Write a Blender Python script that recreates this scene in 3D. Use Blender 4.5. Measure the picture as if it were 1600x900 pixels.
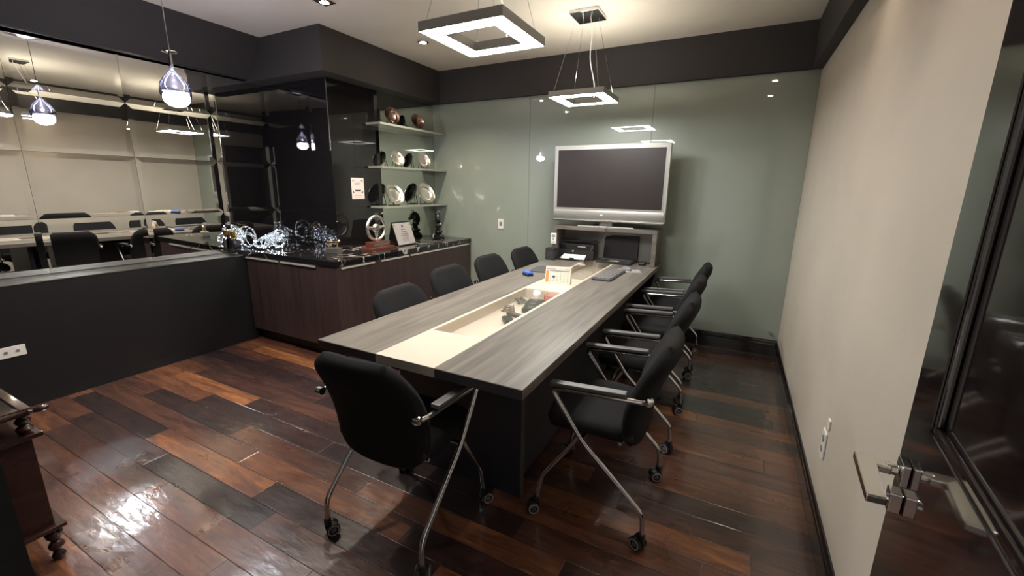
import bpy, bmesh, math, random
from mathutils import Vector, Matrix
random.seed(7)
PI = math.pi
S = bpy.context.scene
COL = S.collection
for o in list(bpy.data.objects): bpy.data.objects.remove(o)

# ------------------------------------------------------------------ camera
F, YAW, PITCH, ROLL, CZ = 666.48, -0.4784, -0.2304, 0.0127, 1.4387
fwd = Vector((math.sin(YAW)*math.cos(PITCH), math.cos(YAW)*math.cos(PITCH), math.sin(PITCH)))
rt = Vector((math.cos(YAW), -math.sin(YAW), 0)); up = rt.cross(fwd)
r2 = math.cos(ROLL)*rt + math.sin(ROLL)*up; u2 = -math.sin(ROLL)*rt + math.cos(ROLL)*up
cam = bpy.data.cameras.new('camera'); cam.sensor_width = 36; cam.lens = F/1600*36; cam.clip_start = .02
co = bpy.data.objects.new('camera', cam); COL.objects.link(co)
M = Matrix((r2, u2, -fwd)).transposed().to_4x4(); M.translation = (0, 0, CZ)
co.matrix_world = M; S.camera = co

# ------------------------------------------------------------------ world, exposure, light levels
S.view_settings.view_transform = 'Standard'; S.view_settings.look = 'None'
S.view_settings.gamma = 1; S.view_settings.use_curve_mapping = False
S.view_settings.exposure = 1.97
W = bpy.data.worlds.new('world'); S.world = W; W.use_nodes = True
W.node_tree.nodes['Background'].inputs[0].default_value = (.62, .56, .50, 1)
W.node_tree.nodes['Background'].inputs[1].default_value = .22
LED_POWER = 22.0       # emission of the square lamps
LED_TOP = 5.5
PEND_POWER = 60.0
SPOT_W = 30.0
GLOBE_FILL_W = 9.0

# ------------------------------------------------------------------ materials
def new_mat(name):
    m = bpy.data.materials.new(name); m.use_nodes = True
    nt = m.node_tree; return m, nt, nt.nodes['Principled BSDF']
def pm(name, col, rough=.5, metal=0., spec=.5, coat=0., coatr=.03, noise=0., nscale=8., bump=0., bscale=60., emis=None, estr=0., ior=1.5, aniso=None):
    m, nt, b = new_mat(name)
    b.inputs['Base Color'].default_value = (*col, 1); b.inputs['Roughness'].default_value = rough
    b.inputs['Metallic'].default_value = metal; b.inputs['Specular IOR Level'].default_value = spec
    b.inputs['Coat Weight'].default_value = coat; b.inputs['Coat Roughness'].default_value = coatr; b.inputs['IOR'].default_value = ior
    tc = nt.nodes.new('ShaderNodeTexCoord')
    mp = nt.nodes.new('ShaderNodeMapping'); nt.links.new(tc.outputs['Object'], mp.inputs['Vector'])
    if aniso: mp.inputs['Scale'].default_value = aniso
    if noise:
        n = nt.nodes.new('ShaderNodeTexNoise'); n.inputs['Scale'].default_value = nscale; n.inputs['Detail'].default_value = 5
        nt.links.new(mp.outputs[0], n.inputs['Vector'])
        r = nt.nodes.new('ShaderNodeMapRange'); r.inputs['From Min'].default_value = .3; r.inputs['From Max'].default_value = .7
        r.inputs['To Min'].default_value = 1-noise; r.inputs['To Max'].default_value = 1+noise
        nt.links.new(n.outputs['Fac'], r.inputs['Value'])
        mx = nt.nodes.new('ShaderNodeVectorMath'); mx.operation = 'SCALE'; mx.inputs[0].default_value = col
        nt.links.new(r.outputs[0], mx.inputs['Scale']); nt.links.new(mx.outputs[0], b.inputs['Base Color'])
    if bump:
        n = nt.nodes.new('ShaderNodeTexNoise'); n.inputs['Scale'].default_value = bscale; n.inputs['Detail'].default_value = 4
        nt.links.new(mp.outputs[0], n.inputs['Vector'])
        bp = nt.nodes.new('ShaderNodeBump'); bp.inputs['Strength'].default_value = bump; bp.inputs['Distance'].default_value = .01
        nt.links.new(n.outputs['Fac'], bp.inputs['Height']); nt.links.new(bp.outputs[0], b.inputs['Normal'])
    if emis:
        b.inputs['Emission Color'].default_value = (*emis, 1); b.inputs['Emission Strength'].default_value = estr
    return m

def math_node(nt, op, a, b=None, c=None):
    n = nt.nodes.new('ShaderNodeMath'); n.operation = op
    for i, v in enumerate((a, b, c)):
        if v is None: continue
        if isinstance(v, (int, float)): n.inputs[i].default_value = v
        else: nt.links.new(v, n.inputs[i])
    return n.outputs[0]

def floor_mat():
    m, nt, b = new_mat('plank floor'); L = nt.links
    g = nt.nodes.new('ShaderNodeNewGeometry'); sp = nt.nodes.new('ShaderNodeSeparateXYZ'); L.new(g.outputs['Position'], sp.inputs[0])
    x, y = sp.outputs[0], sp.outputs[1]
    yr = math_node(nt, 'DIVIDE', math_node(nt, 'ADD', y, 5-.1), .125)
    row = math_node(nt, 'FLOOR', yr); fy = math_node(nt, 'FRACT', yr)
    w1 = nt.nodes.new('ShaderNodeTexWhiteNoise'); w1.noise_dimensions = '1D'; L.new(row, w1.inputs['W'])
    ln = math_node(nt, 'MULTIPLY_ADD', w1.outputs['Value'], .45, .85)
    w1b = nt.nodes.new('ShaderNodeTexWhiteNoise'); w1b.noise_dimensions = '1D'; L.new(math_node(nt, 'ADD', row, 71.3), w1b.inputs['W'])
    xr = math_node(nt, 'ADD', math_node(nt, 'DIVIDE', math_node(nt, 'ADD', x, 10), ln), math_node(nt, 'MULTIPLY', w1b.outputs['Value'], 5))
    cl = math_node(nt, 'FLOOR', xr); fx = math_node(nt, 'FRACT', xr)
    cb = nt.nodes.new('ShaderNodeCombineXYZ'); L.new(row, cb.inputs[0]); L.new(cl, cb.inputs[1])
    w2 = nt.nodes.new('ShaderNodeTexWhiteNoise'); w2.noise_dimensions = '3D'; L.new(cb.outputs[0], w2.inputs['Vector'])
    # grain, offset per plank
    mp = nt.nodes.new('ShaderNodeVectorMath'); mp.operation = 'MULTIPLY'; mp.inputs[1].default_value = (1.6, 11, 1); L.new(g.outputs['Position'], mp.inputs[0])
    ad = nt.nodes.new('ShaderNodeVectorMath'); ad.operation = 'MULTIPLY_ADD'; ad.inputs[1].default_value = (17, 9, 5)
    L.new(w2.outputs['Color'], ad.inputs[0]); L.new(mp.outputs[0], ad.inputs[2])
    n1 = nt.nodes.new('ShaderNodeTexNoise'); n1.inputs['Scale'].default_value = 1.5; n1.inputs['Detail'].default_value = 7; n1.inputs['Distortion'].default_value = 1.2
    L.new(ad.outputs[0], n1.inputs['Vector'])
    n2 = nt.nodes.new('ShaderNodeTexNoise'); n2.inputs['Scale'].default_value = 9; n2.inputs['Detail'].default_value = 6
    L.new(ad.outputs[0], n2.inputs['Vector'])
    f = math_node(nt, 'ADD', math_node(nt, 'MULTIPLY_ADD', w2.outputs['Value'], .86, -.02), math_node(nt, 'MULTIPLY', math_node(nt, 'SUBTRACT', n1.outputs['Fac'], .5), .85))
    cr = nt.nodes.new('ShaderNodeValToRGB'); L.new(f, cr.inputs[0]); e = cr.color_ramp.elements
    cols = [(0, (.022, .013, .014)), (.28, (.040, .020, .018)), (.5, (.088, .036, .024)), (.7, (.145, .055, .029)), (.9, (.28, .11, .042)), (1, (.38, .18, .075))]
    e[0].position = 0; e[0].color = (*cols[0][1], 1); e[1].position = 1; e[1].color = (*cols[-1][1], 1)
    for p, c in cols[1:-1]:
        q = e.new(p); q.color = (*c, 1)
    gr = nt.nodes.new('ShaderNodeMapRange'); gr.inputs['From Min'].default_value = .3; gr.inputs['From Max'].default_value = .7
    gr.inputs['To Min'].default_value = .72; gr.inputs['To Max'].default_value = 1.28; L.new(n2.outputs['Fac'], gr.inputs['Value'])
    # seams
    sy = math_node(nt, 'MINIMUM', fy, math_node(nt, 'SUBTRACT', 1, fy)); sy = math_node(nt, 'MULTIPLY', sy, .125)
    sx = math_node(nt, 'MULTIPLY', math_node(nt, 'MINIMUM', fx, math_node(nt, 'SUBTRACT', 1, fx)), ln)
    sm = math_node(nt, 'MINIMUM', sy, sx)
    mk = nt.nodes.new('ShaderNodeMapRange'); mk.inputs['From Min'].default_value = .0006; mk.inputs['From Max'].default_value = .0024; L.new(sm, mk.inputs['Value'])
    mul = nt.nodes.new('ShaderNodeVectorMath'); mul.operation = 'SCALE'; L.new(cr.outputs[0], mul.inputs[0])
    L.new(math_node(nt, 'MULTIPLY', gr.outputs[0], math_node(nt, 'MULTIPLY_ADD', mk.outputs[0], .8, .2)), mul.inputs['Scale'])
    L.new(mul.outputs[0], b.inputs['Base Color'])
    n3 = nt.nodes.new('ShaderNodeTexNoise'); n3.inputs['Scale'].default_value = 5; n3.inputs['Detail'].default_value = 6; L.new(g.outputs['Position'], n3.inputs['Vector'])
    rr = nt.nodes.new('ShaderNodeMapRange'); rr.inputs['To Min'].default_value = .18; rr.inputs['To Max'].default_value = .42; L.new(n3.outputs['Fac'], rr.inputs['Value'])
    L.new(rr.outputs[0], b.inputs['Roughness'])
    b.inputs['Specular IOR Level'].default_value = .6
    b.inputs['Coat Weight'].default_value = 1.; b.inputs['Coat Roughness'].default_value = .14
    n4 = nt.nodes.new('ShaderNodeTexNoise'); n4.inputs['Scale'].default_value = 7; n4.inputs['Detail'].default_value = 3
    mp4 = nt.nodes.new('ShaderNodeVectorMath'); mp4.operation = 'MULTIPLY'; mp4.inputs[1].default_value = (1, 2.2, 1); L.new(g.outputs['Position'], mp4.inputs[0]); L.new(mp4.outputs[0], n4.inputs['Vector'])
    # each plank tips very slightly on its own
    tip = math_node(nt, 'MULTIPLY', math_node(nt, 'MULTIPLY', math_node(nt, 'SUBTRACT', w2.outputs['Value'], .5), math_node(nt, 'SUBTRACT', fy, .5)), .35)
    h = math_node(nt, 'ADD', math_node(nt, 'ADD', math_node(nt, 'MULTIPLY', n4.outputs['Fac'], .55), tip), math_node(nt, 'ADD', math_node(nt, 'MULTIPLY', mk.outputs[0], .22), math_node(nt, 'MULTIPLY', n2.outputs['Fac'], .05)))
    bp = nt.nodes.new('ShaderNodeBump'); bp.inputs['Strength'].default_value = .4; bp.inputs['Distance'].default_value = .012
    L.new(h, bp.inputs['Height']); L.new(bp.outputs[0], b.inputs['Normal']); L.new(bp.outputs[0], b.inputs['Coat Normal'])
    return m

def grain_mat(name, c1, c2, stretch, rough=.45, coat=0., scale=1., bump=.05):
    m, nt, b = new_mat(name); L = nt.links
    tc = nt.nodes.new('ShaderNodeNewGeometry')
    mp = nt.nodes.new('ShaderNodeVectorMath'); mp.operation = 'MULTIPLY'; mp.inputs[1].default_value = stretch; L.new(tc.outputs['Position'], mp.inputs[0])
    n = nt.nodes.new('ShaderNodeTexNoise'); n.inputs['Scale'].default_value = scale; n.inputs['Detail'].default_value = 8; n.inputs['Distortion'].default_value = .6
    L.new(mp.outputs[0], n.inputs['Vector'])
    cr = nt.nodes.new('ShaderNodeValToRGB'); cr.color_ramp.elements[0].position = .32; cr.color_ramp.elements[1].position = .68
    cr.color_ramp.elements[0].color = (*c1, 1); cr.color_ramp.elements[1].color = (*c2, 1)
    L.new(n.outputs['Fac'], cr.inputs[0]); L.new(cr.outputs[0], b.inputs['Base Color'])
    b.inputs['Roughness'].default_value = rough; b.inputs['Coat Weight'].default_value = coat; b.inputs['Coat Roughness'].default_value = .05
    bp = nt.nodes.new('ShaderNodeBump'); bp.inputs['Strength'].default_value = bump; bp.inputs['Distance'].default_value = .004
    L.new(n.outputs['Fac'], bp.inputs['Height']); L.new(bp.outputs[0], b.inputs['Normal'])
    return m

def marble_mat():
    m, nt, b = new_mat('black marble'); L = nt.links
    g = nt.nodes.new('ShaderNodeNewGeometry')
    mp = nt.nodes.new('ShaderNodeMapping'); mp.inputs['Rotation'].default_value = (0, 0, .5); mp.inputs['Scale'].default_value = (1, 2.2, 1); L.new(g.outputs['Position'], mp.inputs[0])
    n = nt.nodes.new('ShaderNodeTexNoise'); n.inputs['Scale'].default_value = 1.5; n.inputs['Detail'].default_value = 5; n.inputs['Distortion'].default_value = 1.0
    L.new(mp.outputs[0], n.inputs['Vector'])
    v = math_node(nt, 'ABSOLUTE', math_node(nt, 'SUBTRACT', n.outputs['Fac'], .5))
    r = nt.nodes.new('ShaderNodeMapRange'); r.inputs['From Min'].default_value = .0; r.inputs['From Max'].default_value = .012; r.inputs['To Min'].default_value = 1; r.inputs['To Max'].default_value = 0
    L.new(v, r.inputs['Value'])
    n2 = nt.nodes.new('ShaderNodeTexNoise'); n2.inputs['Scale'].default_value = 3; L.new(g.outputs['Position'], n2.inputs['Vector'])
    k = nt.nodes.new('ShaderNodeMapRange'); k.inputs['From Min'].default_value = .38; k.inputs['From Max'].default_value = .5; L.new(n2.outputs['Fac'], k.inputs['Value'])
    fac = math_node(nt, 'MULTIPLY', r.outputs[0], k.outputs[0])
    mx = nt.nodes.new('ShaderNodeMix'); mx.data_type = 'RGBA'; L.new(fac, mx.inputs['Factor'])
    mx.inputs['A'].default_value = (.012, .011, .012, 1); mx.inputs['B'].default_value = (.62, .57, .52, 1)
    L.new(mx.outputs['Result'], b.inputs['Base Color']); b.inputs['Roughness'].default_value = .06; b.inputs['Specular IOR Level'].default_value = .7
    return m

def pane_mat(name, tint=(.95, .95, .93), rough=.02):
    m = bpy.data.materials.new(name); m.use_nodes = True; nt = m.node_tree; nt.nodes.clear()
    o = nt.nodes.new('ShaderNodeOutputMaterial'); mx = nt.nodes.new('ShaderNodeMixShader')
    t = nt.nodes.new('ShaderNodeBsdfTransparent'); t.inputs[0].default_value = (*tint, 1)
    gl = nt.nodes.new('ShaderNodeBsdfGlossy'); gl.inputs['Roughness'].default_value = rough
    lw = nt.nodes.new('ShaderNodeLayerWeight'); lw.inputs[0].default_value = .5
    fr = math_node(nt, 'MULTIPLY_ADD', math_node(nt, 'POWER', lw.outputs['Facing'], 5.), .9, .05)
    nt.links.new(fr, mx.inputs[0]); nt.links.new(t.outputs[0], mx.inputs[1]); nt.links.new(gl.outputs[0], mx.inputs[2]); nt.links.new(mx.outputs[0], o.inputs[0])
    return m

def emit_mat(name, col, strength):
    m = bpy.data.materials.new(name); m.use_nodes = True; nt = m.node_tree; nt.nodes.clear()
    o = nt.nodes.new('ShaderNodeOutputMaterial'); e = nt.nodes.new('ShaderNodeEmission')
    e.inputs[0].default_value = (*col, 1); e.inputs[1].default_value = strength; nt.links.new(e.outputs[0], o.inputs[0]); return m

def smoke_mat():
    m = bpy.data.materials.new('smoked mirror glass'); m.use_nodes = True; nt = m.node_tree; nt.nodes.clear()
    o = nt.nodes.new('ShaderNodeOutputMaterial'); mx = nt.nodes.new('ShaderNodeMixShader'); mx.inputs[0].default_value = .45
    t = nt.nodes.new('ShaderNodeBsdfTransparent'); t.inputs[0].default_value = (.50, .50, .62, 1)
    gl = nt.nodes.new('ShaderNodeBsdfGlossy'); gl.inputs['Roughness'].default_value = .03; gl.inputs['Color'].default_value = (.8, .8, .9, 1)
    nt.links.new(t.outputs[0], mx.inputs[1]); nt.links.new(gl.outputs[0], mx.inputs[2]); nt.links.new(mx.outputs[0], o.inputs[0]); return m

MT = {}
MT['floor'] = floor_mat()
MT['ceiling'] = pm('ceiling paint', (.76, .70, .62), .9, noise=.03, nscale=3)
MT['beige'] = pm('beige wall paint', (.56, .50, .42), .62, spec=.35, noise=.05, nscale=2.2, bump=.05, bscale=120)
MT['dark_paint'] = pm('charcoal paint', (.040, .036, .036), .75, noise=.04, nscale=5, bump=.03, bscale=150)
MT['under_paint'] = pm('charcoal satin paint', (.032, .03, .032), .22)
MT['black_panel'] = pm('black laminate', (.0062, .0056, .0075), .45, bump=.03, bscale=100)
MT['green_glass'] = pm('green back painted glass', (.285, .325, .280), .35, coat=1., coatr=.015, noise=.03, nscale=1.5)
MT['black_glass'] = pm('black glass', (.010, .009, .010), .02, spec=.95)
MT['mirror'] = pm('mirror', (.80, .80, .77), .006, metal=1.)
MT['edge_metal'] = pm('bright metal trim', (.72, .70, .68), .25, metal=1.)
MT['handle_metal'] = pm('pale satin metal', (.62, .58, .54), .45, metal=.4)
MT['frame_metal'] = pm('pale brushed frame', (.42, .42, .41), .4, metal=.5)
MT['chrome'] = pm('chrome', (.62, .61, .62), .12, metal=1.)
MT['lever_chrome'] = pm('satin chrome lever', (.74, .73, .70), .16, metal=1.)
MT['chrome_bright'] = pm('polished chrome', (.82, .82, .84), .06, metal=1.)
MT['lamp_chrome'] = pm('smoked lamp chrome', (.46, .46, .56), .06, metal=1.)
MT['silver'] = pm('silver plate', (.86, .82, .75), .3, metal=1., bump=.02, bscale=60)
MT['copper'] = pm('dark copper', (.30, .205, .165), .2, metal=1.)
MT['gold'] = pm('gold', (.85, .64, .34), .25, metal=1.)
MT['fabric'] = pm('charcoal fabric', (.016, .0155, .0165), .95, spec=.15, noise=.15, nscale=180, bump=.25, bscale=500)
MT['black_plastic'] = pm('black plastic', (.014, .014, .015), .4)
MT['pad'] = pm('dark rubber pad', (.10, .098, .10), .38)
MT['wheel_rim'] = pm('grey wheel ring', (.30, .30, .30), .5)
MT['table_wood'] = grain_mat('grey oak laminate', (.098, .086, .076), (.195, .175, .152), (14, .8, 14), .38, scale=2.0, bump=.06)
MT['hutch_wood'] = grain_mat('grey oak laminate across', (.098, .086, .076), (.19, .17, .15), (.9, 14, 14), .42, scale=2.0, bump=.06)
MT['table_edge'] = pm('dark edge band', (.050, .047, .052), .45)
MT['leg_black'] = pm('blue black laminate', (.022, .023, .031), .45)
MT['cream'] = pm('cream lacquer', (.62, .575, .48), .22, coat=.3)
MT['cream_in'] = pm('cream lining', (.80, .71, .63), .6)
MT['pane'] = pane_mat('clear pane')
MT['smoke_glass'] = smoke_mat()
MT['shelf_glass'] = pm('grey green glass shelf', (.30, .32, .28), .12, coat=.5)
MT['cab_wood'] = grain_mat('wine brown veneer', (.040, .024, .023), (.066, .041, .038), (10, 10, .7), .38, scale=3.0)
MT['mahogany'] = grain_mat('dark mahogany', (.024, .009, .008), (.050, .019, .016), (6, 2, 6), .22, coat=.5, scale=3.0)
MT['door_wood'] = grain_mat('dark lacquered wood', (.013, .009, .009), (.022, .0145, .0145), (9, 9, .8), .10, coat=1., scale=3.0, bump=.0)
MT['marble'] = marble_mat()
MT['red_wood'] = grain_mat('red wood', (.095, .027, .018), (.17, .048, .028), (3, 9, 9), .3, coat=.4, scale=4.)
MT['black_gloss'] = pm('black gloss', (.008, .008, .009), .08, coat=.6)
MT['screen'] = pm('matte dark screen', (.024, .019, .019), .33)
MT['tv_silver'] = pm('silver plastic', (.43, .42, .40), .34, metal=.35)
MT['tv_grille'] = pm('grey silver plastic', (.25, .245, .23), .42, metal=.4)
MT['white'] = pm('white plastic', (.78, .75, .72), .35)
MT['paper'] = pm('paper', (.80, .78, .75), .8)
MT['paper_cream'] = pm('cream card', (.82, .77, .66), .75)
MT['pinkpaper'] = pm('pale pink paper', (.80, .68, .66), .7)
MT['orange'] = pm('orange print', (.75, .32, .12), .7)
MT['ink'] = pm('ink', (.05, .05, .07), .7)
MT['ink_grey'] = pm('grey ink', (.30, .28, .29), .7)
MT['ink_blue'] = pm('blue ink', (.05, .06, .30), .7)
MT['grey_key'] = pm('grey keys', (.17, .165, .165), .5)
MT['key_dark'] = pm('key bed', (.07, .07, .075), .5)
MT['blue'] = pm('blue plastic', (.04, .14, .65), .35)
MT['plate_metal'] = pm('brushed plate', (.30, .28, .26), .35, metal=.8)
MT['certificate'] = pm('engraved silver plaque', (.42, .39, .38), .4, metal=.25)
MT['red_box'] = pm('red card', (.55, .12, .07), .6)
MT['led'] = emit_mat('lit diffuser', (1., .985, .93), LED_POWER)
MT['led_top'] = emit_mat('lit upper diffuser', (1., .93, .78), LED_TOP)
MT['bulb'] = emit_mat('lit bulb', (.86, .93, 1.), PEND_POWER)
MT['fairy'] = emit_mat('lit fairy light', (.85, .93, 1.), 12.)
MT['spot_face'] = emit_mat('lit spotlight', (1., .84, .66), 60.)
MT['tinsel'] = pm('silver tinsel', (.80, .84, .92), .15, metal=1., bump=.9, bscale=220)
MT['socket'] = pm('socket insert', (.20, .19, .19), .5)

# ------------------------------------------------------------------ mesh helpers
class MB:
    def __init__(s, T=None): s.bm = bmesh.new(); s.T = T
    def _v(s, p):
        p = Vector(p); return s.bm.verts.new(s.T @ p if s.T else p)
    def box(s, a, b, bev=0.):
        x0, y0, z0 = [min(a[i], b[i]) for i in range(3)]; x1, y1, z1 = [max(a[i], b[i]) for i in range(3)]
        vs = [s._v(p) for p in ((x0,y0,z0),(x1,y0,z0),(x1,y1,z0),(x0,y1,z0),(x0,y0,z1),(x1,y0,z1),(x1,y1,z1),(x0,y1,z1))]
        fs = [s.bm.faces.new([vs[i] for i in f]) for f in ((3,2,1,0),(4,5,6,7),(0,1,5,4),(1,2,6,5),(2,3,7,6),(3,0,4,7))]
        if bev:
            es = list({e for f in fs for e in f.edges})
            bmesh.ops.bevel(s.bm, geom=es, offset=bev, segments=2, affect='EDGES', profile=.6)
        return s
    def poly(s, pts, off):
        """closed prism: polygon pts extruded by vector off"""
        off = Vector(off); a = [s._v(p) for p in pts]; b = [s._v(Vector(p)+off) for p in pts]; n = len(pts)
        s.bm.faces.new(a[::-1]); s.bm.faces.new(b)
        for i in range(n): s.bm.faces.new((a[i], a[(i+1) % n], b[(i+1) % n], b[i]))
        return s
    def tube(s, pts, r, seg=10, cap=True, flat=None):
        P = [Vector(p) for p in pts]; n = len(P); rs = r if isinstance(r, (list, tuple)) else [r]*n
        rings = []; prev = None
        for i in range(n):
            if i == 0: t = P[1]-P[0]
            elif i == n-1: t = P[-1]-P[-2]
            else: t = (P[i+1]-P[i]).normalized()+(P[i]-P[i-1]).normalized()
            if t.length < 1e-9: t = P[i]-P[i-1]
            t.normalize()
            if prev is None:
                ref = Vector((0, 0, 1)) if abs(t.z) < .9 else Vector((1, 0, 0)); nrm = t.cross(ref).normalized()
            else:
                nrm = (prev - t*prev.dot(t))
                nrm = nrm.normalized() if nrm.length > 1e-6 else t.orthogonal().normalized()
            prev = nrm; bn = t.cross(nrm)
            fl = flat if flat else 1.
            rings.append([s._v(P[i]+rs[i]*(math.cos(2*PI*k/seg)*nrm + fl*math.sin(2*PI*k/seg)*bn)) for k in range(seg)])
        for a, b in zip(rings, rings[1:]):
            for k in range(seg): s.bm.faces.new((a[k], a[(k+1) % seg], b[(k+1) % seg], b[k]))
        if cap: s.bm.faces.new(rings[0][::-1]); s.bm.faces.new(rings[-1])
        return s
    def lathe(s, prof, o=(0,0,0), ax='z', seg=24):
        """prof: list of (r, h); closed at ends when r ~ 0, else capped"""
        o = Vector(o); rings = []
        for r, h in prof:
            ring = []
            for k in range(seg):
                c, d = math.cos(2*PI*k/seg)*max(r, 1e-4), math.sin(2*PI*k/seg)*max(r, 1e-4)
                p = {'z': Vector((c, d, h)), 'x': Vector((h, c, d)), 'y': Vector((d, h, c))}[ax]
                ring.append(s._v(o+p))
            rings.append(ring)
        for a, b in zip(rings, rings[1:]):
            for k in range(seg): s.bm.faces.new((a[k], a[(k+1) % seg], b[(k+1) % seg], b[k]))
        s.bm.faces.new(rings[0][::-1]); s.bm.faces.new(rings[-1]); return s
    def grid(s, fn, nu, nv, closed_u=False):
        V = [[s._v(fn(i/(nu-1 if not closed_u else nu), j/(nv-1))) for j in range(nv)] for i in range(nu)]
        for i in range(nu if closed_u else nu-1):
            for j in range(nv-1):
                i2 = (i+1) % nu
                s.bm.faces.new((V[i][j], V[i2][j], V[i2][j+1], V[i][j+1]))
        return V
    def cushion(s, centre, half, thick, nrm, nu=20, nv=20, pw=5., pe=6.):
        """centre(v)->point, half(v)->half width along x, nrm(v)->unit normal; rounded slab"""
        def pt(u, v, sd):
            U = 2*u-1; V = 2*v-1
            U = math.sin(U*PI/2)*.5+U*.5; V2 = math.sin(V*PI/2)*.5+V*.5; vv = (V2+1)/2
            w = half(vv)*(max(0, 1-abs(V2)**pw))**(1/pw)*1.0 + .0005
            w = max(w, half(vv)*.70)
            x = U*w
            t = thick*.5*(max(0, (1-abs(U)**pe)*(1-abs(V2)**(pe*1.6))))**.42
            return centre(vv)+Vector((x, 0, 0))+nrm(vv)*t*sd + curve(vv, U)
        curve = getattr(s, 'curve', lambda v, u: Vector((0, 0, 0)))
        for sd in (1, -1): s.grid(lambda u, v: pt(u, v, sd), nu, nv)
        bmesh.ops.remove_doubles(s.bm, verts=s.bm.verts, dist=.0003)
        return s
    def build(s, name, mat, parent=None, smooth=False, loc=None, angle=35):
        bmesh.ops.recalc_face_normals(s.bm, faces=s.bm.faces)
        me = bpy.data.meshes.new(name); s.bm.to_mesh(me); s.bm.free()
        me.materials.append(MT[mat] if isinstance(mat, str) else mat)
        o = bpy.data.objects.new(name, me); COL.objects.link(o)
        if smooth:
            for p in me.polygons: p.use_smooth = True
            me.set_sharp_from_angle(angle=math.radians(angle))
        if parent: o.parent = parent
        if loc: o.location = loc
        return o

def adopt(o, p):
    bpy.context.view_layer.update(); o.data.transform(p.matrix_world.inverted()); o.parent = p

def bevel_mod(o, w=.004, seg=2):
    m = o.modifiers.new('bevel', 'BEVEL'); m.width = w; m.segments = seg; m.limit_method = 'ANGLE'; return o
def tag(o, label, cat, group=None):
    o['label'] = label; o['category'] = cat
    if group: o['group'] = group
    return o
def struct(o): o['kind'] = 'structure'; return o
def thing(name, label, cat, loc=(0,0,0), rz=0, group=None):
    o = bpy.data.objects.new(name, None); COL.objects.link(o); o.empty_display_size = .1
    o.location = loc; o.rotation_euler = (0, 0, rz); return tag(o, label, cat, group)
def kids(o): return [c for c in bpy.data.objects if c.parent == o]
def copy_tree(o, parent=None):
    c = o.copy(); COL.objects.link(c)
    if parent: c.parent = parent
    for k in kids(o): copy_tree(k, c)
    return c
def arc(c, r, a0, a1, n, plane='yz'):
    out = []
    for i in range(n+1):
        a = a0+(a1-a0)*i/n; p = Vector(c); u, v = r*math.cos(a), r*math.sin(a)
        p += {'yz': Vector((0, u, v)), 'xz': Vector((u, 0, v)), 'xy': Vector((u, v, 0))}[plane]; out.append(p)
    return out
def fillet(pts, r, n=6):
    """round the corners of a polyline"""
    P = [Vector(p) for p in pts]; out = [P[0]]
    for i in range(1, len(P)-1):
        a, b, c = P[i-1], P[i], P[i+1]
        rr = min(r, (a-b).length*.45, (c-b).length*.45)
        p, q = b+(a-b).normalized()*rr, b+(c-b).normalized()*rr
        for k in range(n+1):
            t = k/n; out.append((1-t)**2*p+2*t*(1-t)*b+t*t*q)
    out.append(P[-1]); return out
def text_obj(name, txt, size, mat, parent, T, align='CENTER', depth=.0004):
    cu = bpy.data.curves.new(name, 'FONT'); cu.body = txt; cu.size = size; cu.align_x = align; cu.align_y = 'CENTER'; cu.extrude = depth
    t = bpy.data.objects.new(name, cu); COL.objects.link(t)
    bpy.context.view_layer.update()
    me = bpy.data.meshes.new_from_object(t.evaluated_get(bpy.context.evaluated_depsgraph_get()))
    bpy.data.objects.remove(t); bpy.data.curves.remove(cu)
    me.materials.clear(); me.materials.append(MT[mat]); me.transform(T)
    o = bpy.data.objects.new(name, me); COL.objects.link(o); o.parent = parent; return o

# ------------------------------------------------------------------ room dimensions
XL, XR, YB, YF = -4.20, .447, 4.275, .09        # mirror wall, beige wall, green glass wall, entrance wall
ZC, ZB = 2.70, 2.36                             # ceiling, underside of the dark soffits
CX0, CX1, CXR, CY1, CYB = -3.907, -3.145, .382, 2.646, 4.224
XCOL, YCOL, XMIR, YMIR = -3.31, 2.81, -3.287, 3.39
XP, ZP = -3.973, .81                            # low black panelling and its ledge
CTX, CTY, CTZ = -2.767, 2.306, .852             # counter corner, counter height

struct(MB().box((XL-.3, -1.6, -.1), (XR+.2, YB+.2, 0)).build('floor', 'floor'))
struct(MB().box((XL-.3, YF-.2, ZC), (XR+.2, YB+.2, ZC+.1)).build('ceiling', 'ceiling'))
struct(MB().box((XL-.25, YF-.15, 0), (XL-.08, YB+.15, ZC)).build('wall_left', 'black_panel'))
struct(MB().box((XR, YF-.15, 0), (XR+.15, YB+.15, ZC)).build('wall_right', 'beige'))
struct(MB().box((XL-.2, YB, 0), (XR+.15, YB+.15, ZC)).build('wall_back', 'dark_paint'))
w = MB(); w.box((XL, -.06, 0), (-.66, YF, ZC)); w.box((.285, -.06, 0), (XR, YF, ZC)); w.box((-.66, -.06, 2.15), (.285, YF, ZC))
struct(w.build('wall_front', 'black_panel'))
w = MB(); w.box((-.66, -.08, 0), (-.60, YF+.004, 2.15)); w.box((-.60, -.08, 2.09), (.285, YF+.004, 2.15)); w.box((-.72, YF, 0), (-.655, YF+.004, 2.2))
struct(w.build('trim_1', 'black_panel'))
# solid core behind the black glass column and the mirrored niche
struct(MB().box((XL, YCOL+.008, 0), (XCOL-.008, YB, ZB)).build('wall_column', 'dark_paint'))
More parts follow.
